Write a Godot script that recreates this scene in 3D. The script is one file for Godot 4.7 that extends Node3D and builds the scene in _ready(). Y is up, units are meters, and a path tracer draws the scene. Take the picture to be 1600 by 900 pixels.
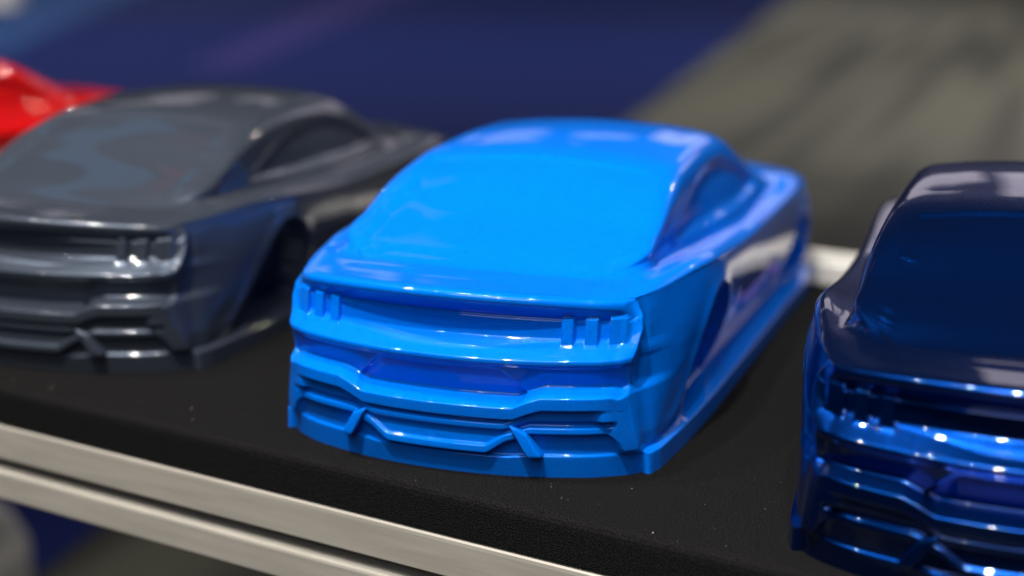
extends Node3D
# A row of painted model car bodies on a foam covered aluminium shelf in a hall.
# Car shapes are laid out in tenths of a metre ("units"): x to the right, y up, d forward from the rear end.
const U := 0.1

var M := {}
var names := {}

func _ready() -> void:
	set_view()
	make_materials()
	build_hall()
	build_shelf()
	build_cars()
	build_dust()

# ------------------------------------------------------------------ camera, light
func set_view() -> void:
	var cam := Camera3D.new()
	cam.name = "camera"
	cam.fov = rad_to_deg(2.0 * atan(450.0 / 2472.45))
	var yaw := deg_to_rad(19.207)
	var pitch := deg_to_rad(13.333)
	var roll := deg_to_rad(0.864)
	cam.near = 0.02
	cam.far = 200.0
	add_child(cam)
	cam.position = Vector3(0.23848, 0.23113, 0.58864)
	cam.basis = Basis(Vector3.UP, yaw) * Basis(Vector3.RIGHT, -pitch) * Basis(Vector3.BACK, roll)
	var at := CameraAttributesPhysical.new()
	at.frustum_focal_length = 65.932
	at.exposure_aperture = 4.6
	at.frustum_focus_distance = 0.638
	cam.attributes = at
	cam.current = true
	var we := WorldEnvironment.new()
	we.name = "hall_air"
	var e := Environment.new()
	e.background_mode = Environment.BG_COLOR
	e.background_color = Color(0.10, 0.10, 0.115)
	e.tonemap_mode = Environment.TONE_MAPPER_LINEAR
	e.tonemap_exposure = 1.0
	e.sdfgi_enabled = true
	e.ssao_enabled = true
	e.ssil_enabled = true
	we.environment = e
	add_child(we)

# ------------------------------------------------------------------ helpers
func numbered(n: String) -> String:
	if not names.has(n):
		names[n] = 0
		return n
	names[n] += 1
	return "%s_%03d" % [n, names[n]]

func thing(called: String, label: String, category: String, at := Vector3.ZERO, turn := 0.0, group := "") -> Node3D:
	var o := Node3D.new()
	o.name = numbered(called)
	add_child(o)
	o.position = at
	o.rotation.y = turn
	o.set_meta("label", label)
	o.set_meta("category", category)
	if group != "":
		o.set_meta("group", group)
	return o

func part(called: String, mesh: Mesh, m: Material, parent: Node3D) -> MeshInstance3D:
	var o := MeshInstance3D.new()
	o.name = called
	o.mesh = mesh
	o.material_override = m
	parent.add_child(o, true)
	return o

func structure(called: String, mesh: Mesh, m: Material, label: String) -> MeshInstance3D:
	var o := part(numbered(called), mesh, m, self)
	o.set_meta("kind", "structure")
	o.set_meta("label", label)
	return o

# a flat polygon in the plane y, given as (x, z) points
func sheet(pts: Array, y: float) -> ArrayMesh:
	var poly := PackedVector2Array()
	for p in pts:
		poly.append(p)
	var idx := Geometry2D.triangulate_polygon(poly)
	var st := SurfaceTool.new()
	st.begin(Mesh.PRIMITIVE_TRIANGLES)
	for i in idx:
		st.set_normal(Vector3.UP)
		st.set_uv(poly[i])
		st.add_vertex(Vector3(poly[i].x, y, poly[i].y))
	return st.commit()

# a closed outline in (out, up) swept from a to b; "out" is the horizontal direction given
func sweep(outline: Array, a: Vector3, b: Vector3, out: Vector3) -> ArrayMesh:
	var st := SurfaceTool.new()
	st.begin(Mesh.PRIMITIVE_TRIANGLES)
	var n := outline.size()
	var poly := PackedVector2Array(outline)
	var along := (b - a).normalized()
	for i in n:
		var p: Vector2 = outline[i]
		var q: Vector2 = outline[(i + 1) % n]
		var p0 := a + out * p.x + Vector3.UP * p.y
		var q0 := a + out * q.x + Vector3.UP * q.y
		var p1 := p0 + (b - a)
		var q1 := q0 + (b - a)
		var nn := (q0 - p0).cross(along).normalized()
		if Geometry2D.is_polygon_clockwise(poly) == ((out.cross(Vector3.UP)).dot(along) > 0.0):
			nn = -nn
		quad(st, p0, q0, q1, p1, nn)
	var idx := Geometry2D.triangulate_polygon(poly)
	for c in 2:
		var o := a if c == 0 else b
		for i in idx:
			st.set_normal(-along if c == 0 else along)
			st.add_vertex(o + out * poly[i].x + Vector3.UP * poly[i].y)
	return st.commit()

func quad(st: SurfaceTool, a: Vector3, b: Vector3, c: Vector3, d: Vector3, n: Vector3) -> void:
	var flip := (b - a).cross(c - a).dot(n) > 0.0
	for v in ([a, c, b, a, d, c] if flip else [a, b, c, a, c, d]):
		st.set_normal(n)
		st.add_vertex(v)

# a box with chamfered edges, centred on c
func block(size: Vector3, c := Vector3.ZERO, bev := 0.004) -> ArrayMesh:
	var h := size / 2.0
	var st := SurfaceTool.new()
	st.begin(Mesh.PRIMITIVE_TRIANGLES)
	var pts := PackedVector3Array()
	for sx in [-1, 1]:
		for sy in [-1, 1]:
			for sz in [-1, 1]:
				pts.append(Vector3(sx * (h.x - bev), sy * h.y, sz * (h.z - bev)))
				pts.append(Vector3(sx * h.x, sy * (h.y - bev), sz * (h.z - bev)))
				pts.append(Vector3(sx * (h.x - bev), sy * (h.y - bev), sz * h.z))
	var face := func(ids: Array):
		var n: Vector3 = (pts[ids[1]] - pts[ids[0]]).cross(pts[ids[2]] - pts[ids[0]]).normalized()
		var mid := Vector3.ZERO
		for i in ids:
			mid += pts[i]
		if n.dot(mid) < 0.0:
			n = -n
		if ids.size() == 4:
			quad(st, pts[ids[0]] + c, pts[ids[1]] + c, pts[ids[2]] + c, pts[ids[3]] + c, n)
		else:
			var a: Vector3 = pts[ids[0]] + c
			var b: Vector3 = pts[ids[1]] + c
			var d: Vector3 = pts[ids[2]] + c
			var flip: bool = (b - a).cross(d - a).dot(n) > 0.0
			for v in ([a, d, b] if flip else [a, b, d]):
				st.set_normal(n)
				st.add_vertex(v)
	var id := func(x: int, y: int, z: int, k: int) -> int: return (x * 4 + y * 2 + z) * 3 + k
	for s in 2:
		face.call([id.call(0, s, 0, 0), id.call(1, s, 0, 0), id.call(1, s, 1, 0), id.call(0, s, 1, 0)])
		face.call([id.call(s, 0, 0, 1), id.call(s, 1, 0, 1), id.call(s, 1, 1, 1), id.call(s, 0, 1, 1)])
		face.call([id.call(0, 0, s, 2), id.call(1, 0, s, 2), id.call(1, 1, s, 2), id.call(0, 1, s, 2)])
		for t in 2:
			face.call([id.call(0, s, t, 0), id.call(1, s, t, 0), id.call(1, s, t, 2), id.call(0, s, t, 2)])
			face.call([id.call(s, 0, t, 1), id.call(s, 1, t, 1), id.call(s, 1, t, 2), id.call(s, 0, t, 2)])
			face.call([id.call(s, t, 0, 0), id.call(s, t, 1, 0), id.call(s, t, 1, 1), id.call(s, t, 0, 1)])
			for r in 2:
				face.call([id.call(s, t, r, 0), id.call(s, t, r, 1), id.call(s, t, r, 2)])
	return st.commit()

func lathe(prof: Array, seg := 40) -> ArrayMesh:
	var rows := []
	for p in prof:
		var r := PackedVector3Array()
		for i in seg + 1:
			var a := TAU * i / seg
			r.append(Vector3(p.x * cos(a), p.y, p.x * sin(a)))
		rows.append(r)
	return grid_meshes(rows, func(_r, _c): return "a", Vector3(0, (prof[0].y + prof[-1].y) / 2, 0))["a"]

# rows of equally many points -> one mesh for every region name, with normals shared over the whole grid
func grid_meshes(rows: Array, region: Callable, inside: Vector3) -> Dictionary:
	var nr := rows.size()
	var nc: int = rows[0].size()
	var nor := PackedVector3Array()
	nor.resize(nr * nc)
	var vote := 0.0
	for r in nr:
		var up: PackedVector3Array = rows[maxi(r - 1, 0)]
		var dn: PackedVector3Array = rows[mini(r + 1, nr - 1)]
		var me: PackedVector3Array = rows[r]
		for c in nc:
			var n := (dn[c] - up[c]).cross(me[mini(c + 1, nc - 1)] - me[maxi(c - 1, 0)])
			n = n.normalized() if n.length_squared() > 1e-24 else Vector3.BACK * (1.0 if vote >= 0.0 else -1.0)
			nor[r * nc + c] = n
			vote += n.dot(me[c] - inside)
	var flip := vote < 0.0
	if flip:
		for i in nor.size():
			nor[i] = -nor[i]
	var faces := {}
	for r in nr - 1:
		for c in nc - 1:
			var k: String = region.call(r, c)
			if not faces.has(k):
				faces[k] = PackedInt32Array()
			faces[k].append(r * nc + c)
	var out := {}
	for k in faces:
		var v := PackedVector3Array()
		var vn := PackedVector3Array()
		var ix := PackedInt32Array()
		var seen := {}
		for q in faces[k]:
			var four := [q, q + 1, q + nc + 1, q + nc]
			for j in 4:
				if not seen.has(four[j]):
					seen[four[j]] = v.size()
					v.append(rows[four[j] / nc][four[j] % nc])
					vn.append(nor[four[j]])
			var a: int = seen[four[0]]
			var b: int = seen[four[1]]
			var c2: int = seen[four[2]]
			var d: int = seen[four[3]]
			if flip:
				ix.append_array([a, c2, b, a, d, c2])
			else:
				ix.append_array([a, b, c2, a, c2, d])
		var arr := []
		arr.resize(Mesh.ARRAY_MAX)
		arr[Mesh.ARRAY_VERTEX] = v
		arr[Mesh.ARRAY_NORMAL] = vn
		arr[Mesh.ARRAY_INDEX] = ix
		var am := ArrayMesh.new()
		am.add_surface_from_arrays(Mesh.PRIMITIVE_TRIANGLES, arr)
		out[k] = am
	return out

# signed distance to a polygon, negative inside
func sd_poly(p: Vector2, v: PackedVector2Array) -> float:
	var best := 1e9
	var inside := false
	var j := v.size() - 1
	for i in v.size():
		var e := v[j] - v[i]
		var w := p - v[i]
		var b := w - e * clampf(w.dot(e) / e.length_squared(), 0.0, 1.0)
		best = minf(best, b.length_squared())
		if (v[i].y > p.y) != (v[j].y > p.y) and p.x < (v[j].x - v[i].x) * (p.y - v[i].y) / (v[j].y - v[i].y) + v[i].x:
			inside = not inside
		j = i
	return -sqrt(best) if inside else sqrt(best)

# cubic through values given at places t (uneven), at x
func cubic(t: Array, f: Callable, x: float) -> Variant:
	var n := t.size()
	var i := 0
	while i < n - 2 and x > t[i + 1]:
		i += 1
	var h: float = t[i + 1] - t[i]
	var u := clampf((x - t[i]) / h, 0.0, 1.0)
	var p0 = f.call(i)
	var p1 = f.call(i + 1)
	var m0 = (p1 - p0) / h
	var m1 = m0
	if i > 0:
		m0 = (m0 * (t[i] - t[i - 1]) + (p0 - f.call(i - 1)) / (t[i] - t[i - 1]) * h) / (t[i + 1] - t[i - 1])
	if i < n - 2:
		m1 = ((f.call(i + 2) - p1) / (t[i + 2] - t[i + 1]) * h + m1 * (t[i + 2] - t[i + 1])) / (t[i + 2] - t[i])
	var u2 := u * u
	var u3 := u2 * u
	return p0 * (2 * u3 - 3 * u2 + 1) + m0 * h * (u3 - 2 * u2 + u) + p1 * (3 * u2 - 2 * u3) + m1 * h * (u3 - u2)

# ------------------------------------------------------------------ materials
func noise_tex(freq: float, size: int, seed_: int, a: Color, b: Color, as_normal := false, bump := 1.0, octaves := 3, kind := FastNoiseLite.TYPE_SIMPLEX) -> NoiseTexture2D:
	var n := FastNoiseLite.new()
	n.noise_type = kind
	n.seed = seed_
	n.frequency = freq
	n.fractal_octaves = octaves
	var t := NoiseTexture2D.new()
	t.width = size
	t.height = size
	t.seamless = true
	t.noise = n
	t.as_normal_map = as_normal
	t.bump_strength = bump
	if not as_normal:
		var g := Gradient.new()
		g.set_color(0, a)
		g.set_color(1, b)
		t.color_ramp = g
	return t

func lin(r: float, g: float, b: float) -> Color:
	return Color(r, g, b).linear_to_srgb()

func mat(c: Color, rough: float, metal := 0.0) -> StandardMaterial3D:
	var m := StandardMaterial3D.new()
	m.albedo_color = c
	m.roughness = rough
	m.metallic = metal
	return m

func flake_normals(seed_: int) -> ImageTexture:
	var rng := RandomNumberGenerator.new()
	rng.seed = seed_
	var im := Image.create(512, 512, false, Image.FORMAT_RGB8)
	for y in 512:
		for x in 512:
			var a := rng.randf() * TAU
			var r := 0.30 * pow(rng.randf(), 1.6)
			im.set_pixel(x, y, Color(0.5 + r * cos(a), 0.5 + r * sin(a), 0.5 + 0.5 * sqrt(1.0 - 4.0 * r * r)))
	return ImageTexture.create_from_image(im)

# which grains of the paint are metal flakes
func flake_mask(seed_: int) -> ImageTexture:
	var rng := RandomNumberGenerator.new()
	rng.seed = seed_
	var im := Image.create(512, 512, false, Image.FORMAT_RGB8)
	for y in 512:
		for x in 512:
			var v := 1.0 if rng.randf() < 0.03 else 0.0
			im.set_pixel(x, y, Color(v, v, v))
	return ImageTexture.create_from_image(im)

func paint(c: Color, metal: float, rough: float, flakes: ImageTexture, strength: float) -> StandardMaterial3D:
	var m := mat(c, rough, metal)
	m.metallic_specular = 0.12
	m.clearcoat_enabled = true
	m.clearcoat = 1.0
	m.clearcoat_roughness = 0.03
	if flakes:
		m.normal_enabled = true
		m.normal_texture = flakes
		m.normal_scale = strength
		m.uv1_triplanar = true
		m.uv1_scale = Vector3.ONE * 7.0
	return m

func make_materials() -> void:
	var fl := flake_normals(7)
	M.blue = paint(lin(0.0, 0.148, 0.74), 0.9, 0.32, null, 0.0)
	M.blue.metallic_texture = flake_mask(11)
	M.blue.uv1_triplanar = true
	M.blue.uv1_scale = Vector3.ONE * 5.0
	M.grey = paint(lin(0.060, 0.075, 0.105), 0.55, 0.36, fl, 0.22)
	M.navy = paint(lin(0.001, 0.034, 0.22), 0.95, 0.30, fl, 0.25)
	M.red = paint(lin(0.55, 0.004, 0.006), 0.1, 0.4, null, 0.3)
	var foam := mat(lin(0.02, 0.02, 0.021), 0.95)
	foam.albedo_color = Color.WHITE
	foam.albedo_texture = noise_tex(0.22, 512, 3, lin(0.0016, 0.0016, 0.0018), lin(0.0168, 0.0168, 0.0178), false, 1.0, 3)
	foam.albedo_texture.color_ramp.offsets = PackedFloat32Array([0.3, 0.72])
	foam.uv1_triplanar = true
	foam.uv1_world_triplanar = true
	foam.uv1_scale = Vector3.ONE * 10.5
	foam.heightmap_enabled = true
	foam.heightmap_texture = noise_tex(0.25, 512, 4, Color.BLACK, Color.WHITE, false, 1.0, 3)
	foam.heightmap_scale = 0.04
	foam.metallic_specular = 0.12
	M.foam = foam
	var al := mat(Color.WHITE, 0.38, 0.25)
	al.albedo_texture = noise_tex(0.02, 512, 5, lin(0.31, 0.295, 0.265), lin(0.40, 0.385, 0.35), false, 1.0, 5)
	al.uv1_triplanar = true
	al.uv1_scale = Vector3(1.2, 14.0, 1.2)
	M.aluminium = al
	M.board = mat(lin(0.30, 0.24, 0.17), 0.8)
	var carpet := mat(Color.WHITE, 0.95)
	carpet.albedo_texture = noise_tex(0.15, 512, 8, lin(0.0052, 0.0095, 0.050), lin(0.0082, 0.013, 0.068), false, 1.0, 4)
	carpet.uv1_triplanar = true
	carpet.uv1_world_triplanar = true
	carpet.uv1_scale = Vector3.ONE * 0.8
	carpet.metallic_specular = 0.1
	M.carpet = carpet
	M.stripe = mat(lin(0.018, 0.017, 0.080), 0.95)
	M.pale_carpet = mat(lin(0.014, 0.035, 0.11), 0.95)
	M.stripe.metallic_specular = 0.1
	M.pale_carpet.metallic_specular = 0.1
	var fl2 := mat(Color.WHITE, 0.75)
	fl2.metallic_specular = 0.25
	fl2.albedo_texture = noise_tex(0.012, 512, 9, lin(0.020, 0.020, 0.019), lin(0.052, 0.054, 0.043), false, 1.0, 1)  # olive streaks are floor reflections put into the colour
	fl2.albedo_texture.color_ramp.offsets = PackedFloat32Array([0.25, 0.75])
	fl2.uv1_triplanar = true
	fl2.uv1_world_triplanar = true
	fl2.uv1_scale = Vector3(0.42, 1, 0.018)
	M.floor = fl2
	M.white = mat(lin(0.72, 0.72, 0.70), 0.5)
	M.dust = mat(lin(0.5, 0.47, 0.42), 0.9)
	M.black = mat(lin(0.02, 0.02, 0.02), 0.6)
	M.lit_aluminium = mat(lin(0.62, 0.61, 0.58), 0.4, 0.25)  # aluminium tone raised to stand in for light on the far rail

# ------------------------------------------------------------------ hall: floor, lamps, added fill and reflection panels
func build_hall() -> void:
	var fy := -0.9
	structure("floor", sheet([Vector2(-60, 20), Vector2(40, 20), Vector2(40, -60), Vector2(-60, -60)], fy), M.floor, "grey hall floor with faint olive streaks painted as reflections")
	# the carpet's edge runs along a straight line beyond the shelf
	var p0 := Vector2(-1.395, -1.80)
	var run := (Vector2(-3.59, -21.9) - p0).normalized()
	var e0 := p0 - run * 14.0
	var e1 := p0 + run * 45.0
	structure("carpet", sheet([e0, e1, Vector2(-60, e1.y), Vector2(-60, e0.y)], fy + 0.004), M.carpet, "navy blue carpet beyond the shelf")
	structure("carpet_stripe", sheet([Vector2(-5.41, -9.55), Vector2(-8.15, -18.75), Vector2(-14.4, -40), Vector2(-16.4, -40), Vector2(-8.9, -18.3), Vector2(-5.75, -9.35)], fy + 0.008), M.stripe, "faint violet stripe across the navy carpet")
	structure("pale_carpet", sheet([Vector2(-7.6, -9.8), Vector2(-11.0, -16.7), Vector2(-22, -40), Vector2(-45, -40), Vector2(-30, -12)], fy + 0.008), M.pale_carpet, "lighter blue strip of carpet at the far corner")
	for a in [[Vector3(-11.3, fy + 0.008, -14.6), 0.5, 0.35, "taller white plinth on the lighter blue carpet"], [Vector3(-10.9, fy + 0.008, -13.1), 0.35, 0.2, "low white plinth on the lighter blue carpet"]]:
		var o := thing("white_plinth", a[3], "plinth", a[0], 0.4, "white plinths far off")
		part("base", block(Vector3(a[1], a[2], a[1]), Vector3(0, a[2] / 2, 0), 0.02), M.white, o)
		part("top", block(Vector3(a[1] + 0.06, 0.05, a[1] + 0.06), Vector3(0, a[2] + 0.027, 0), 0.01), M.white, o)
	var st := thing("round_stool", "pale grey round stool on the carpet under the shelf", "stool", Vector3(-0.965, fy + 0.004, -0.72))
	part("seat", lathe([Vector2(0.002, 0.45), Vector2(0.13, 0.45), Vector2(0.16, 0.44), Vector2(0.17, 0.42), Vector2(0.17, 0.385), Vector2(0.16, 0.37), Vector2(0.002, 0.37)]), M.white, st)
	part("base", lathe([Vector2(0.03, 0.369), Vector2(0.03, 0.05), Vector2(0.14, 0.02), Vector2(0.15, 0.0), Vector2(0.002, 0.0)]), M.white, st)
	# lamps hanging over the shelf
	var spots := [
		[Vector3(-0.10, 2.8, 1.40), 12.0, 0.06], [Vector3(-0.75, 3.1, 0.55), 4.5, 0.05], [Vector3(-1.7, 3.0, 0.60), 3.5, 0.05], [Vector3(0.55, 3.1, 0.9), 3.5, 0.05],
		[Vector3(-1.3, 2.9, 1.7), 1.0, 0.03], [Vector3(0.9, 2.9, 1.8), 1.0, 0.03], [Vector3(0.25, 2.9, 2.4), 1.0, 0.03], [Vector3(-0.6, 3.1, 2.1), 1.0, 0.03], [Vector3(1.4, 3.0, 0.5), 1.0, 0.03]]
	for s in spots:
		lamp(s[0], s[1], s[2], "round spot lamp hanging above the row of model cars", "lamps above the shelf", 28.0, true)
	# high lamps over the rest of the hall
	for q in [[Vector3(-7.4, 4.6, -8.0), 40.0], [Vector3(3.2, 4.4, -9.0), 34.0], [Vector3(-9.0, 5.0, -13.0), 36.0], [Vector3(0.0, 5.0, -14.0), 60.0], [Vector3(-14.0, 5.4, -22.0), 74.0], [Vector3(-3.0, 5.4, -26.0), 55.0]]:
		lamp(q[0], q[1], 0.045, "small round lamp hanging high over the hall floor", "high lamps of the hall", 72.0)
	soft_panel(Vector3(0.2, 2.2, 3.0), Vector2(2.4, 1.6), 2.4, 0.9)  # unseen fill behind the camera, added to lift the rear faces
	# glowing panels added out of view for reflections in the paint: azimuth, height, width, height of panel, tone (0 pale, 1 red, 2 blue), strength
	for q in [[-52.0, 13.0, 1.3, 1.0, 0, .45], [-43.0, 17.0, 0.8, 0.9, 0, .45], [-34.0, 13.0, 0.9, 0.5, 0, .4], [-27.0, 15.0, 0.5, 0.5, 0, .4], [-21.0, 12.0, 0.6, 0.6, 0, .4], [-15.0, 15.0, 0.5, 0.4, 0, .45],
		[-7.0, 11.0, 1.2, 0.9, 0, .9], [1.0, 12.0, 0.7, 1.4, 0, 1.0], [6.5, 13.0, 0.35, 0.8, 1, .8], [12.0, 11.0, 0.9, 1.5, 0, .9],
		[-46.0, 37.0, 1.2, 0.9, 2, .45], [-38.0, 43.0, 1.0, 0.5, 1, .3], [-52.0, 46.0, 1.0, 0.6, 0, .15], [-40.0, 33.0, 1.3, 0.35, 0, .15]]:
		var az := deg_to_rad(q[0])
		var el := deg_to_rad(q[1])
		var at := Vector3(sin(az) * cos(el), sin(el), -cos(az) * cos(el)) * 8.0
		reflection_panel(at, -az, Vector2(q[2], q[3]), q[4], q[5])

func reflection_panel(at: Vector3, turn: float, size: Vector2, tone: int, strength: float) -> void:  # unseen panel, added so the glossy bodies have something bright to mirror
	var word: String = ["pale lilac", "red", "blue"][tone]
	var o := thing("reflection_panel", word + " glowing panel added out of view for reflections", "reflection panel", at, turn, word + " glowing panels added for reflections")
	part("frame", block(Vector3(size.x + 0.04, size.y + 0.04, 0.08), Vector3(0, size.y / 2, -0.045), 0.01), M.black, o)
	var gl := mat(Color.WHITE, 0.6)
	gl.emission_enabled = true
	gl.emission = [lin(0.82, 0.74, 0.86), lin(0.75, 0.08, 0.16), lin(0.10, 0.38, 0.80)][tone]
	gl.emission_energy_multiplier = strength
	part("glow_screen", block(Vector3(size.x, size.y, 0.006), Vector3(0, size.y / 2, 0.0), 0.001), gl, o)

func lamp(at: Vector3, energy: float, r: float, label := "round spot lamp hanging above the row of model cars", group := "lamps above the shelf", cone := 55.0, aimed := false) -> void:
	var o := thing("ceiling_lamp", label, "lamp", at, 0.0, group)
	if aimed:
		var aim := (Vector3(-0.05, 0.0, -0.15) - at).normalized()
		o.basis = Basis(Quaternion(Vector3.DOWN, aim))
	part("housing", lathe([Vector2(0.002, 0.16), Vector2(r * 0.6, 0.16), Vector2(r * 1.15, 0.10), Vector2(r * 1.2, 0.0), Vector2(r * 1.08, 0.0), Vector2(r * 1.05, 0.04), Vector2(0.002, 0.04)], 28), M.black, o)
	var gl := mat(Color.WHITE, 0.5)
	gl.emission_enabled = true
	gl.emission = Color(1.0, 0.96, 0.90)
	gl.emission_energy_multiplier = 40.0
	part("lamp_glass", lathe([Vector2(0.002, 0.012), Vector2(r * 0.8, 0.014), Vector2(r * 1.0, 0.022)], 28), gl, o)
	var l := SpotLight3D.new()
	l.name = "lamp_light"
	l.light_energy = energy
	l.light_color = Color(1.0, 0.97, 0.93)
	l.light_size = r
	l.spot_angle = cone
	l.spot_angle_attenuation = 0.6
	l.spot_range = 12.0
	l.spot_attenuation = 2.0
	l.shadow_enabled = true
	o.add_child(l)
	l.position = Vector3(0, -0.012, 0)
	l.rotation.x = -PI / 2

func soft_panel(at: Vector3, size: Vector2, energy: float, tilt: float) -> void:
	var o := thing("added_fill_panel", "broad fill light panel added out of view, facing the row of model cars", "lamp", at)
	o.rotation.x = tilt
	part("frame", block(Vector3(size.x + 0.06, 0.06, size.y + 0.06), Vector3(0, 0.035, 0), 0.01), M.white, o)
	var gl := mat(Color.WHITE, 0.5)
	gl.emission_enabled = true
	gl.emission = Color(1, 1, 1)
	gl.emission_energy_multiplier = 0.5
	part("fill_diffuser", block(Vector3(size.x, 0.006, size.y), Vector3(0, 0.001, 0), 0.001), gl, o)
	var l := AreaLight3D.new()
	l.name = "panel_light"
	l.area_size = size
	l.light_energy = energy
	l.light_color = Color(0.97, 0.98, 1.0)
	l.area_range = 15.0
	l.shadow_enabled = true
	o.add_child(l)
	l.position = Vector3(0, -0.012, 0)
	l.rotation.x = -PI / 2

# ------------------------------------------------------------------ shelf
func build_shelf() -> void:
	var along := Vector3(0.97933, 0, 0.20227)
	var out := Vector3(-0.20227, 0, 0.97933)
	var near := Vector3(-0.2448, 0, -0.03375)
	var a := near - along * 1.25
	var b := near + along * 1.05
	var deep := 0.0
	# far edge of the foam
	var far_p := Vector3(0.0888, 0, -0.4244)
	deep = (near - far_p).dot(out)
	var foam := thing("foam_sheet", "black foam sheet lying on the aluminium shelf", "foam")
	var r := 0.0022
	var fo := [Vector2(-deep, -0.0185), Vector2(-deep, 0.0), Vector2(-r * 2.2, 0.0), Vector2(-r * 1.2, -r * 0.13), Vector2(-r * 0.45, -r * 0.55), Vector2(-r * 0.1, -r * 1.2), Vector2(0, -r * 2.2), Vector2(0, -0.0185)]
	part("sheet", sweep(fo, a, b, out), M.foam, foam)
	var sh := thing("shelf", "shelf of slotted aluminium rails under the black foam", "shelf")
	var w := 0.04
	var y1 := -0.0196
	var prof := rail_outline(w)
	var o1 := []
	for p in prof:
		o1.append(Vector2(p.x + 0.0005, p.y + y1))
	part("near_rail", sweep(o1, a - along * 0.02, b + along * 0.02, out), M.aluminium, sh).set_meta("label", "slotted silver rail along the near edge")
	var o2 := []
	for p in prof:
		o2.append(Vector2(-p.x - deep - 0.0012 - w, p.y + 0.0135))
	var flip := []
	for p in prof:
		flip.append(Vector2(p.x - deep - 0.0012, p.y + 0.0135))
	part("far_rail", sweep(flip, a - along * 0.02, b + along * 0.02, out), M.lit_aluminium, sh).set_meta("label", "silver rail standing proud of the foam's far edge")
	part("board", sweep([Vector2(-deep + 0.001, -0.034), Vector2(-deep + 0.001, -0.0190), Vector2(-w - 0.001, -0.0190), Vector2(-w - 0.001, -0.034)], a, b, out), M.board, sh)
	for t in [0.06, 0.94]:
		for dd in [-w / 2, -deep + 0.05]:
			var q: Vector3 = a.lerp(b, t) + out * dd
			var leg := part("leg", block(Vector3(0.038, 0.82, 0.038), Vector3(q.x, -0.4805, q.z), 0.003), M.aluminium, sh)
			leg.position = Vector3.ZERO

func rail_outline(w: float) -> Array:
	# from the back top corner over the top, down the front with its slot, along the bottom
	var s := 0.0035
	var b := 0.0014
	var mid := -0.0212
	return [Vector2(-w, -w), Vector2(-w, 0), Vector2(-b * 1.6, 0), Vector2(-b * 0.6, -b * 0.25), Vector2(-b * 0.15, -b * 0.75), Vector2(0, -b * 1.8),
		Vector2(0, mid + s + b * 0.4), Vector2(-b * 0.5, mid + s), Vector2(-0.0045, mid + s), Vector2(-0.0045, mid + s + 0.005), Vector2(-0.012, mid + 0.003), Vector2(-0.012, mid - 0.003),
		Vector2(-0.0045, mid - s - 0.005), Vector2(-0.0045, mid - s + 0.0012), Vector2(-b * 1.2, mid - s), Vector2(-b * 0.3, mid - s - b * 0.4), Vector2(0, mid - s - b * 1.2),
		Vector2(0, -w + b), Vector2(-b, -w)]

# ------------------------------------------------------------------ the car body
const K := 28
# rear profile at several distances from the middle: (height, how far the surface stands out)
var rear_a := [0.0, 0.17, 0.225, 0.30, 0.338, 0.40, 0.455, 0.645, 0.685, 0.720, 0.742, 0.765]
var rear := []
var side_s := []
var side_p := []
var TD := []
var TX := []

func base_d(a: float) -> float:
	return 0.34 * pow(absf(a), 2.1) + 2.2 * pow(clampf(absf(a) - 0.645, 0.0, 0.12), 2.0)

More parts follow.
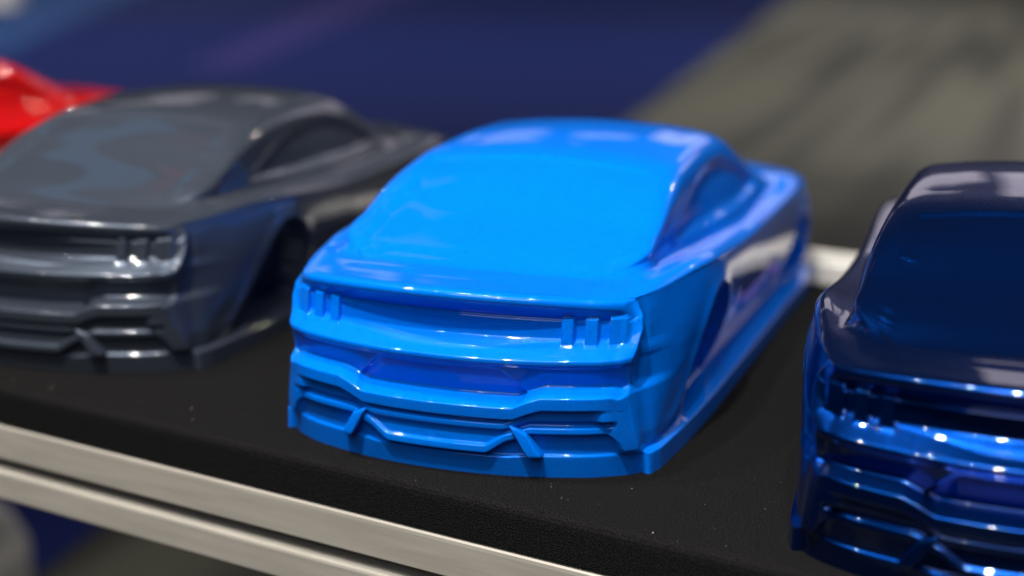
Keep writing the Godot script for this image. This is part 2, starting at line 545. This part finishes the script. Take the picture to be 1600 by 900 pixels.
func make_tables() -> void:
	var mid := [Vector2(.800, -.050), Vector2(.793, -.004), Vector2(.764, .002), Vector2(.700, -.076), Vector2(.690, -.084), Vector2(.682, -.074), Vector2(.600, -.078),
		Vector2(.556, -.027), Vector2(.549, -.018), Vector2(.527, .025), Vector2(.508, .024), Vector2(.492, .002), Vector2(.362, -.045), Vector2(.352, -.040), Vector2(.322, .035),
		Vector2(.270, .028), Vector2(.262, .000), Vector2(.254, .000), Vector2(.246, .015), Vector2(.222, .012), Vector2(.214, -.008), Vector2(.152, -.008), Vector2(.143, .006),
		Vector2(.112, .004), Vector2(.104, -.042), Vector2(.096, -.042), Vector2(.090, -.024), Vector2(0, -.050)]
	var raised := mid.duplicate()
	raised[21] = Vector2(.203, -.008); raised[22] = Vector2(.194, .006); raised[23] = Vector2(.166, .004); raised[24] = Vector2(.155, -.042); raised[25] = Vector2(.098, -.042)
	var pod := mid.duplicate()
	pod[12] = Vector2(.412, -.035); pod[13] = Vector2(.402, -.03); pod[14] = Vector2(.372, .045); pod[15] = Vector2(.318, .040); pod[16] = Vector2(.309, .012)
	pod[17] = Vector2(.300, .010); pod[18] = Vector2(.288, .009); pod[19] = Vector2(.264, .005); pod[20] = Vector2(.256, -.014); pod[21] = Vector2(.241, -.014)
	pod[22] = Vector2(.230, .004); pod[23] = Vector2(.206, .004); pod[24] = Vector2(.198, -.026); pod[25] = Vector2(.108, -.040); pod[26] = Vector2(.099, -.028); pod[27] = Vector2(0, -.052)
	var kink := mid.duplicate()
	for k in range(12, 28):
		kink[k] = raised[k].lerp(pod[k], 0.35 if k > 16 else 0.0)
	var half := mid.duplicate()
	for k in range(12, 28):
		half[k] = pod[k].lerp(mid[k], 0.4 if k <= 16 else 0.0)
	var pod_end := pod.duplicate()
	for k in range(16, 20):
		pod_end[k] = Vector2(pod[k].y * 0 + pod[k].x, .036)
	var pillar := pod.duplicate()
	for k in range(15, 25):
		pillar[k] = Vector2(pod[k].x, .036 - (0.318 - pod[k].x) * 0.12)
	pillar[24] = Vector2(.125, .010); pillar[25] = Vector2(.108, -.006); pillar[26] = Vector2(.099, -.030); pillar[27] = Vector2(0, -.052)
	pillar[23] = Vector2(.16, .016)
	var stations := [mid, mid, mid, raised, kink, half, pod, pod, pod_end, pillar, pillar, null]
	rear = []
	for i in rear_a.size():
		var a: float = rear_a[i]
		var q := a / 0.762
		var row := []
		for k in K:
			var v: Vector2
			if stations[i] == null:
				v = quarter(k, 0.757, 0.0)
				if k >= 9 and k < 26:
					v = v.lerp(pillar[k], 0.5)
			else:
				v = stations[i][k]
				if k <= 2:
					v += Vector2(-0.042 * q * q, -0.062 * q * q)
				elif k <= 5:
					v += Vector2(-0.022 * q * q, -0.01 * q * q)
				if i == 10:
					if k >= 12:
						v.x -= 0.012 if k < 16 else 0.0
					if k >= 3 and k <= 8:
						v.y += 0.012
				if k == 7 or k == 8:
					v.x += 0.034 * smoothstep(0.1, 0.5, a)
					v.y -= 0.045 * smoothstep(0.1, 0.5, a)
			row.append(v)
		rear.append(row)
	# upper body: sections at D, from the shoulder edge to the middle
	TD = [0.0, 0.14, 0.36, 0.55, 0.85, 1.2, 1.36, 1.46, 1.7, 2.1, 2.6, 3.0, 3.45, 3.75, 4.2, 4.55, 4.72]
	TX = [
		[[.762, .758], [.752, .760], [.70, .764], [.63, .771], [.55, .778], [.45, .786], [.30, .794], [.15, .799], [0, .800]],
		[[.795, .760], [.785, .766], [.74, .774], [.66, .779], [.57, .785], [.47, .791], [.31, .799], [.16, .803], [0, .804]],
		[[.835, .756], [.828, .770], [.79, .786], [.71, .792], [.62, .798], [.52, .803], [.35, .810], [.18, .813], [0, .814]],
		[[.858, .757], [.852, .775], [.815, .794], [.745, .797], [.705, .832], [.675, .862], [.46, .870], [.22, .872], [0, .875]],
		[[.893, .760], [.888, .784], [.848, .806], [.740, .797], [.718, .868], [.695, .936], [.47, .960], [.23, .967], [0, .970]],
		[[.922, .750], [.916, .776], [.875, .800], [.752, .786], [.722, .938], [.676, 1.060], [.46, 1.092], [.22, 1.103], [0, 1.108]],
		[[.922, .738], [.916, .763], [.876, .786], [.760, .776], [.718, .953], [.664, 1.100], [.452, 1.137], [.22, 1.155], [0, 1.160]],
		[[.920, .730], [.914, .754], [.874, .777], [.763, .771], [.716, .960], [.656, 1.120], [.450, 1.158], [.22, 1.175], [0, 1.180]],
		[[.912, .710], [.906, .733], [.868, .757], [.773, .762], [.713, .972], [.645, 1.142], [.447, 1.182], [.22, 1.200], [0, 1.205]],
		[[.905, .690], [.898, .712], [.860, .736], [.795, .754], [.712, .982], [.630, 1.158], [.44, 1.203], [.21, 1.221], [0, 1.226]],
		[[.900, .685], [.893, .707], [.858, .730], [.795, .745], [.718, .95], [.630, 1.120], [.44, 1.172], [.21, 1.192], [0, 1.198]],
		[[.903, .690], [.897, .712], [.864, .736], [.795, .748], [.742, .85], [.665, .955], [.46, 1.043], [.23, 1.080], [0, 1.090]],
		[[.912, .695], [.906, .722], [.875, .750], [.81, .764], [.755, .776], [.67, .800], [.46, .850], [.23, .880], [0, .890]],
		[[.915, .690], [.908, .722], [.875, .760], [.81, .778], [.73, .784], [.62, .788], [.43, .806], [.21, .822], [0, .828]],
		[[.888, .610], [.880, .655], [.845, .705], [.78, .735], [.70, .748], [.60, .755], [.41, .770], [.20, .780], [0, .784]],
		[[.79, .53], [.782, .575], [.75, .620], [.69, .650], [.62, .668], [.53, .680], [.36, .695], [.18, .704], [0, .706]],
		[[.66, .49], [.652, .53], [.625, .565], [.58, .590], [.52, .602], [.44, .612], [.30, .622], [.15, .628], [0, .630]]]
	# stations along the side: s, plan x, plan d, D of the shoulder edge, swell, turn under
	var S := [[.80, .812, .285, .03, .010], [.85, .846, .360, .12, .014], [.93, .876, .450, .26, .020], [1.06, .895, .60, .48, .030], [1.26, .906, .76, .74, .038], [1.5, .915, 1.0, 1.02, .046], [1.75, .922, 1.25, 1.27, .048],
		[2.1, .924, 1.6, 1.6, .040], [2.6, .926, 2.1, 2.1, .030], [3.2, .930, 2.7, 2.7, .030], [3.7, .930, 3.2, 3.2, .024], [4.2, .936, 3.7, 3.7, .034], [4.6, .93, 4.1, 4.05, .03],
		[4.9, .86, 4.42, 4.36, .03], [5.1, .74, 4.62, 4.56, .03], [5.3, .56, 4.74, 4.70, .03], [5.55, .28, 4.82, 4.72, .03], [5.85, 0.0, 4.84, 4.72, .03]]
	side_s = []
	side_p = []
	for i in [9, 10, 11]:
		side_s.append(rear_a[i])
		var row := []
		for k in K:
			row.append(rear_point(rear_a[i], rear[i][k]))
		side_p.append(row)
	for t in S:
		side_s.append(t[0])
		var e := edge_point(t[3])
		if t[0] > 5.2:
			e = Vector3(t[1] * 0.98, e.y + 0.02 * (t[0] - 5.2), t[2] - 0.06)
		var row := []
		for k in K:
			var q := quarter(k, e.y, 0.0)
			var u := clampf((q.x - 0.108) / (e.y - 0.108), 0.0, 1.0)
			var inw: float = (lerpf(0.030, 0.145, smoothstep(1.1, 1.9, t[0])) * (1.0 - 0.6 * smoothstep(4.2, 5.0, t[0]))) if k <= 25 else 0.0
			var v := Vector3(t[1], 0, t[2]).lerp(Vector3(e.x, 0, e.z), u * u * (3 - 2 * u))
			v.y = q.x
			v += Vector3(1.0, 0, 0.8) * lean(0.765, v.y) * (1.0 - smoothstep(0.765, 1.0, t[0])) * 0.8
			var nrm := Vector3(1, 0, 0) if t[0] > 1.3 and t[0] < 4.5 else (Vector3(0.82, 0, -0.57) if t[0] < 1.3 else Vector3(0.75, 0, 0.66))
			if t[0] >= 5.2:
				nrm = Vector3(0, 0, 1)
			v -= nrm * inw * pow(1.0 - u, 1.2)
			v += nrm * t[4] * sin(PI * pow(u, 1.25))
			if k >= 9 and k < 26:
				v += nrm * (pillar[k].y + 0.004) * 0.30 * (1.0 - smoothstep(0.765, 1.05, t[0]))
			row.append(v)
		side_p.append(row)

func quarter(k: int, top: float, _e: float) -> Vector2:
	var ys := [1.0, .99, .978, .945, .925, .905, .825, .755, .74, .695, .665, .645, .52, .505, .465, .40, .385, .37, .355, .325, .31, .24, .205, .16, .12]
	if k == 27:
		return Vector2(0, -.060)
	if k == 26:
		return Vector2(.094, -.038)
	if k == 25:
		return Vector2(.108, -.030)
	var u: float = ys[k]
	return Vector2(lerpf(0.108, top, (u - 0.10) / 0.9), -0.100 * pow(u, 4.0) - 0.004 + 0.004 * sin(PI * u))

# the lower bumper and the lamp panel spread outwards at the corner
func lean(a: float, y: float) -> float:
	return 0.050 * smoothstep(0.60, 0.735, a) * clampf((0.40 - y) / 0.30, 0.0, 1.0) + 0.024 * smoothstep(0.738, 0.765, a) * clampf((y - 0.515) / 0.14, 0.0, 1.0) * clampf((0.75 - y) / 0.08, 0.0, 1.0)

func rear_point(a: float, v: Vector2) -> Vector3:
	var l := lean(a, v.x)
	return Vector3(a + l + 0.022 * smoothstep(0.725, 0.765, a) * smoothstep(0.745, 0.66, v.x) * smoothstep(0.05, 0.17, v.x) * lerpf(0.4, 1.0, smoothstep(0.42, 0.53, v.x)), v.x, base_d(a) - v.y + l * 0.8)

func edge_point(D: float) -> Vector3:
	return upper_point(D, 0)

func bow(x: float, D: float) -> float:
	var a := absf(x)
	var b := (base_d(a) + 0.05 + 0.062 * pow(a / 0.762, 2)) * pow(maxf(0.0, 1.0 - D / 1.1), 1.5)
	if D > 3.0:
		b += (D - 3.0) / 1.72 * (0.09 - 0.36 * a * a)
	return b

func upper_point(D: float, j: int) -> Vector3:
	var v: Vector2 = cubic(TD, func(i): return Vector2(TX[i][j][0], TX[i][j][1]), D)
	return Vector3(v.x, v.y, D + bow(v.x, D))

func column(s: float) -> Array:
	var c := []
	if s < 0.7651:
		for k in K:
			var sum := Vector2.ZERO
			for off in [-0.010, -0.005, 0.0, 0.005, 0.010]:
				var t := clampf(absf(s + off * (1.0 if s < 0.70 else 0.6)), 0.0, 0.765)
				var i := 0
				while i < rear_a.size() - 2 and t > rear_a[i + 1]:
					i += 1
				var u: float = (t - rear_a[i]) / (rear_a[i + 1] - rear_a[i])
				sum += rear[i][k].lerp(rear[i + 1][k], clampf(u, 0, 1))
			c.append(rear_point(s, sum / 5.0))
	else:
		for k in K:
			c.append(cubic(side_s, func(i): return side_p[i][k], s))
	return c

var arch_r := PackedVector2Array([Vector2(.50, .112), Vector2(.68, .215), Vector2(.88, .42), Vector2(1.02, .56), Vector2(1.15, .632), Vector2(1.30, .64), Vector2(1.45, .58), Vector2(1.57, .44), Vector2(1.62, .28), Vector2(1.62, .112)])
var arch_f := PackedVector2Array([Vector2(3.46, .112), Vector2(3.47, .30), Vector2(3.54, .46), Vector2(3.68, .58), Vector2(3.86, .62), Vector2(4.04, .58), Vector2(4.18, .46), Vector2(4.25, .30), Vector2(4.26, .112)])
var plate := PackedVector2Array([Vector2(-.262, .478), Vector2(.262, .478), Vector2(.286, .468), Vector2(.378, .372), Vector2(.36, .33), Vector2(-.36, .33), Vector2(-.378, .372), Vector2(-.286, .468)])
var win_side := PackedVector2Array([Vector2(1.16, .862), Vector2(1.42, .962), Vector2(1.75, 1.045), Vector2(2.05, 1.072), Vector2(2.35, 1.055), Vector2(2.65, .98), Vector2(2.95, .862), Vector2(2.90, .825), Vector2(2.4, .812), Vector2(1.5, .838), Vector2(1.22, .845)])
var win_rear := PackedVector2Array([Vector2(-.53, .43), Vector2(-.27, .37), Vector2(0, .355), Vector2(.27, .37), Vector2(.53, .43), Vector2(.60, .53), Vector2(.60, .8), Vector2(.570, 1.29), Vector2(.54, 1.345), Vector2(0, 1.365), Vector2(-.54, 1.345), Vector2(-.570, 1.29), Vector2(-.60, .8), Vector2(-.60, .53)])
var bars := [[.505, .552], [.597, .646], [.690, .743]]

func bar_mask(a: float) -> float:
	var m := 0.0
	for b in bars:
		m = maxf(m, smoothstep(b[0] - .004, b[0] + .001, a) - smoothstep(b[1] - .001, b[1] + .004, a))
	return m

func car_meshes() -> Dictionary:
	make_tables()
	# columns of the lower body, right half first
	var ss := []
	var s := 0.0
	while s < 0.765:
		ss.append(s)
		s += 0.0032 if s > 0.47 else 0.0055
	ss.append(0.765)
	s = 0.771
	while s < 1.7:
		ss.append(s)
		s += 0.006 if s < 0.95 else 0.013
	while s < 5.85:
		ss.append(s)
		s += 0.03
	ss.append(5.85)
	var sub := [1, 1, 3, 1, 1, 4, 3, 1, 3, 1, 1, 16, 1, 2, 3, 1, 1, 1, 2, 1, 4, 1, 2, 1, 3, 1, 4]
	var cols := []
	var tags := []
	for sv in ss:
		var c := column(sv)
		var pts := PackedVector3Array()
		var tg := PackedInt32Array()
		for k in K:
			var fr := 0.014 if k < 3 else 0.006
			var p: Vector3 = c[k]
			if k == 0 or k == K - 1:
				pts.append(p)
				tg.append(k)
			else:
				var p0: Vector3 = p.lerp(c[k - 1], minf(0.40, fr / maxf(1e-5, p.distance_to(c[k - 1]))))
				var p1: Vector3 = p.lerp(c[k + 1], minf(0.40, fr / maxf(1e-5, p.distance_to(c[k + 1]))))
				for t in [0.0, 0.33, 0.67, 1.0]:
					pts.append(p0.lerp(p, t).lerp(p.lerp(p1, t), t))
					tg.append(k)
			if k < K - 1:
				var a0: Vector3 = p if k == 0 else p.lerp(c[k + 1], minf(0.40, fr / maxf(1e-5, p.distance_to(c[k + 1]))))
				var q: Vector3 = c[k + 1]
				var b0: Vector3 = q if k + 1 == K - 1 else q.lerp(p, minf(0.40, fr / maxf(1e-5, q.distance_to(p))))
				for j in range(1, sub[k] + 1):
					pts.append(a0.lerp(b0, float(j) / (sub[k] + 1)))
					tg.append(k)
		# pressed-in and raised details
		for i in pts.size():
			var p := pts[i]
			if sv < 0.5 and p.y > 0.30 and p.y < 0.51 and tg[i] >= 10 and tg[i] <= 13:
				p.z += 0.022 * smoothstep(-0.003, 0.006, -sd_poly(Vector2(p.x, p.y), plate))
			elif sv > 0.49 and sv < 0.765 and tg[i] >= 3 and tg[i] <= 9 and p.y > 0.54:
				var m := bar_mask(sv) * (smoothstep(0.572, 0.580, p.y) - smoothstep(0.684, 0.692, p.y))
				var face := base_d(sv) + 0.048 + lean(sv, p.y) * 0.8 + 0.10 * (p.y - 0.58)
				p.z = lerpf(p.z, minf(p.z, face), m)
			elif sv > 0.9 and p.y > 0.105 and sv < 4.8:
				var sd := minf(sd_poly(Vector2(p.z, p.y), arch_r), sd_poly(Vector2(p.z, p.y), arch_f))
				p.x += 0.010 * exp(-pow(sd / 0.05, 2.0)) * smoothstep(0.1, 0.2, p.y)
				p.x -= 0.15 * smoothstep(-0.002, 0.028, -sd)
			pts[i] = p
		cols.append(pts)
		tags.append(tg)
	var rows_n: int = cols[0].size()
	var n := ss.size()
	var rows := []
	var xs := []
	for i in range(n - 1, 0, -1):
		xs.append(-ss[i])
	for i in n:
		xs.append(ss[i])
	for r in rows_n:
		var row := PackedVector3Array()
		for i in range(n - 1, 0, -1):
			var v: Vector3 = cols[i][r]
			row.append(Vector3(-v.x, v.y, -v.z) * U)
		for i in n:
			var v: Vector3 = cols[i][r]
			row.append(Vector3(v.x, v.y, -v.z) * U)
		rows.append(row)
	var tg0: PackedInt32Array = tags[0]
	var plate_p := plate
	var low := grid_meshes(rows, func(r: int, c: int) -> String:
		var sx: float = (xs[c] + xs[c + 1]) / 2.0
		var a := absf(sx)
		var k := tg0[r]
		var side := "_left" if sx < 0 else "_right"
		var p: Vector3 = rows[r][c] / U
		if a < 0.765:
			if k <= 2:
				return "spoiler"
			if a > 0.49 and a < 0.757 and k >= 3 and p.y > 0.555:
				for b in bars.size():
					if a > bars[b][0] - 0.004 and a < bars[b][1] + 0.004 and p.y < 0.697:
						return "bar%d%s" % [b, side]
				return "taillight" + side
			if k <= 9:
				return "tail_panel"
			if k >= 10 and k <= 12 and sd_poly(Vector2(p.x, p.y), plate_p) < -0.01 and p.y > 0.34:
				return "plate_recess"
			if k <= 15:
				return "rear_bumper"
			return "diffuser"
		if p.y > 0.105 and a > 0.9 and a < 4.8:
			if sd_poly(Vector2(-p.z, p.y), arch_r) < -0.01:
				return "arch_rear" + side
			if sd_poly(Vector2(-p.z, p.y), arch_f) < -0.01:
				return "arch_front" + side
		if k >= 25:
			return "skirt"
		return "body_side" + side
		, Vector3(0, 0.03, -0.24))
	# upper body
	var ds := []
	var d := 0.0
	while d < 4.72:
		ds.append(d)
		d += 0.016 if d < 1.9 else 0.03
	ds.append(4.72)
	var jt := [0, 1, 2, 3, 4, 5, 6, 7, 8, 9, 10, 11, 12, 13, 14, 15, 16]
	var up_rows := []
	for dv in ds:
		var ctl := []
		for j in 9:
			ctl.append(upper_point(dv, j))
		for j in range(7, -1, -1):
			ctl.append(Vector3(-ctl[j].x, ctl[j].y, ctl[j].z))
		var row := PackedVector3Array()
		for j in 16:
			for q in (9 if j in [3, 4, 11, 12] else 6):
				row.append(cubic(jt, func(i): return ctl[i], j + q / (9.0 if j in [3, 4, 11, 12] else 6.0)))
		row.append(ctl[16])
		for i in row.size():
			var p := row[i]
			if p.y > 0.8 and absf(p.x) > 0.55 and p.z > 1.0 and p.z < 3.1:
				var m := smoothstep(-0.006, 0.016, -sd_poly(Vector2(p.z, p.y), win_side))
				p -= Vector3(signf(p.x) * 0.022, 0.008, 0) * m
			elif p.z < 1.9 and absf(p.x) < 0.65 and p.z > 0.3:
				var m2 := smoothstep(-0.004, 0.012, -sd_poly(Vector2(p.x, p.z), win_rear))
				p.y -= 0.010 * m2
			row[i] = Vector3(p.x, p.y, -p.z) * U
		up_rows.append(row)
	var ws := win_side
	var wr := win_rear
	var up := grid_meshes(up_rows, func(r: int, c: int) -> String:
		var p: Vector3 = up_rows[r][c] / U
		if p.y > 0.8 and absf(p.x) > 0.55 and -p.z > 1.0 and sd_poly(Vector2(-p.z, p.y), ws) < -0.004:
			return "side_window_left" if p.x < 0 else "side_window_right"
		if -p.z < 1.9 and absf(p.x) < 0.65 and sd_poly(Vector2(p.x, -p.z), wr) < -0.002:
			return "rear_window"
		if -p.z > 3.5:
			return "hood"
		return "cabin"
		, Vector3(0, 0.03, -0.24))
	low.merge(up)
	# slanting fins of the diffuser
	for sg in [-1.0, 1.0]:
		low["fin_left" if sg < 0 else "fin_right"] = fin(sg)
	return low

func fin(sg: float) -> ArrayMesh:
	# a slanting block with chamfered edges from the middle ridge down and outwards to its foot
	var quad4 := [Vector2(.318, .250), Vector2(.392, .214), Vector2(.458, .104), Vector2(.404, .100)]
	var mid := Vector2.ZERO
	for p in quad4:
		mid += p / 4.0
	var rows := []
	for lv in [[-.095, 1.0], [.004, 1.0], [.014, 0.985], [.021, 0.90], [.024, 0.72], [.024, 0.01]]:
		var row := PackedVector3Array()
		for i in 5:
			var p: Vector2 = quad4[i % 4]
			var prev: Vector2 = quad4[(i + 3) % 4]
			var next: Vector2 = quad4[(i + 1) % 4]
			for c in ([p.lerp(prev, 0.10), p.lerp(next, 0.10)] if i < 4 else [p.lerp(prev, 0.10)]):
				var q: Vector2 = mid.lerp(c, lv[1])
				row.append(Vector3(q.x * sg, q.y, -(base_d(q.x) - lv[0])) * U)
		rows.append(row)
	return grid_meshes(rows, func(_r, _c): return "a", Vector3(mid.x * sg, mid.y, -base_d(mid.x) - 0.05) * U)["a"]

func build_cars() -> void:
	var ms := car_meshes()
	var spots := [
		["blue", Vector3(0, 0, 0), 0.0, "bright sky blue painted model car body between the grey and the dark blue one"],
		["grey", Vector3(-0.2541, 0, -0.0624), -1.9, "dark slate grey metallic model car body beside the bright blue one"],
		["navy", Vector3(0.2423, 0, 0.0593), -1.1, "deep navy blue metallic model car body with mirror gloss"],
		["red", Vector3(-0.578, 0, -0.160), 0.0, "glossy red model car body behind the grey one"]]
	for q in spots:
		var o := thing("model_car", q[3], "model car", q[1], deg_to_rad(-q[2]), "painted model car bodies in a row on the foam")
		make_car(o, ms, M[q[0]])

func make_car(o: Node3D, ms: Dictionary, m: Material) -> void:
	for k in ["cabin", "hood", "rear_window", "spoiler", "tail_panel", "plate_recess", "rear_bumper", "skirt"]:
		part(k, ms[k], m, o)
	var df := part("diffuser", ms["diffuser"], m, o)
	for side in ["_left", "_right"]:
		part("fin", ms["fin" + side], m, df)
		part("side_window", ms["side_window" + side], m, o)
		var bs := part("side_panel", ms["body_side" + side], m, o)
		for w in ["arch_rear", "arch_front"]:
			if ms.has(w + side):
				part("wheel_arch", ms[w + side], m, bs)
		var tl := part("taillight", ms["taillight" + side], m, o)
		for b in 3:
			part("light_bar", ms["bar%d%s" % [b, side]], m, tl)

func build_dust() -> void:
	var rng := RandomNumberGenerator.new()
	rng.seed = 21
	var st := SurfaceTool.new()
	st.begin(Mesh.PRIMITIVE_TRIANGLES)
	for i in 700:
		var c := Vector3(rng.randf_range(-0.28, 0.20), 0.0001, rng.randf_range(-0.05, 0.075))
		if (c - Vector3(-0.2448, 0, -0.03375)).dot(Vector3(-0.20227, 0, 0.97933)) > -0.003:
			continue
		var r := 0.00007 + 0.00042 * pow(rng.randf(), 5.0)
		var v := []
		for k in 4:
			v.append(c + Vector3(rng.randf_range(-1, 1), rng.randf_range(0.0, 1.4) if k else 1.5, rng.randf_range(-1, 1)) * r)
		for f in [[0, 1, 2], [0, 2, 3], [0, 3, 1], [1, 3, 2]]:
			for k in f:
				st.add_vertex(v[k])
	st.generate_normals()
	var o := part("dust_specks", st.commit(), M.dust, self)
	o.set_meta("kind", "stuff")
	o.set_meta("label", "pale specks of dust scattered over the black foam")
	o.set_meta("category", "dust")
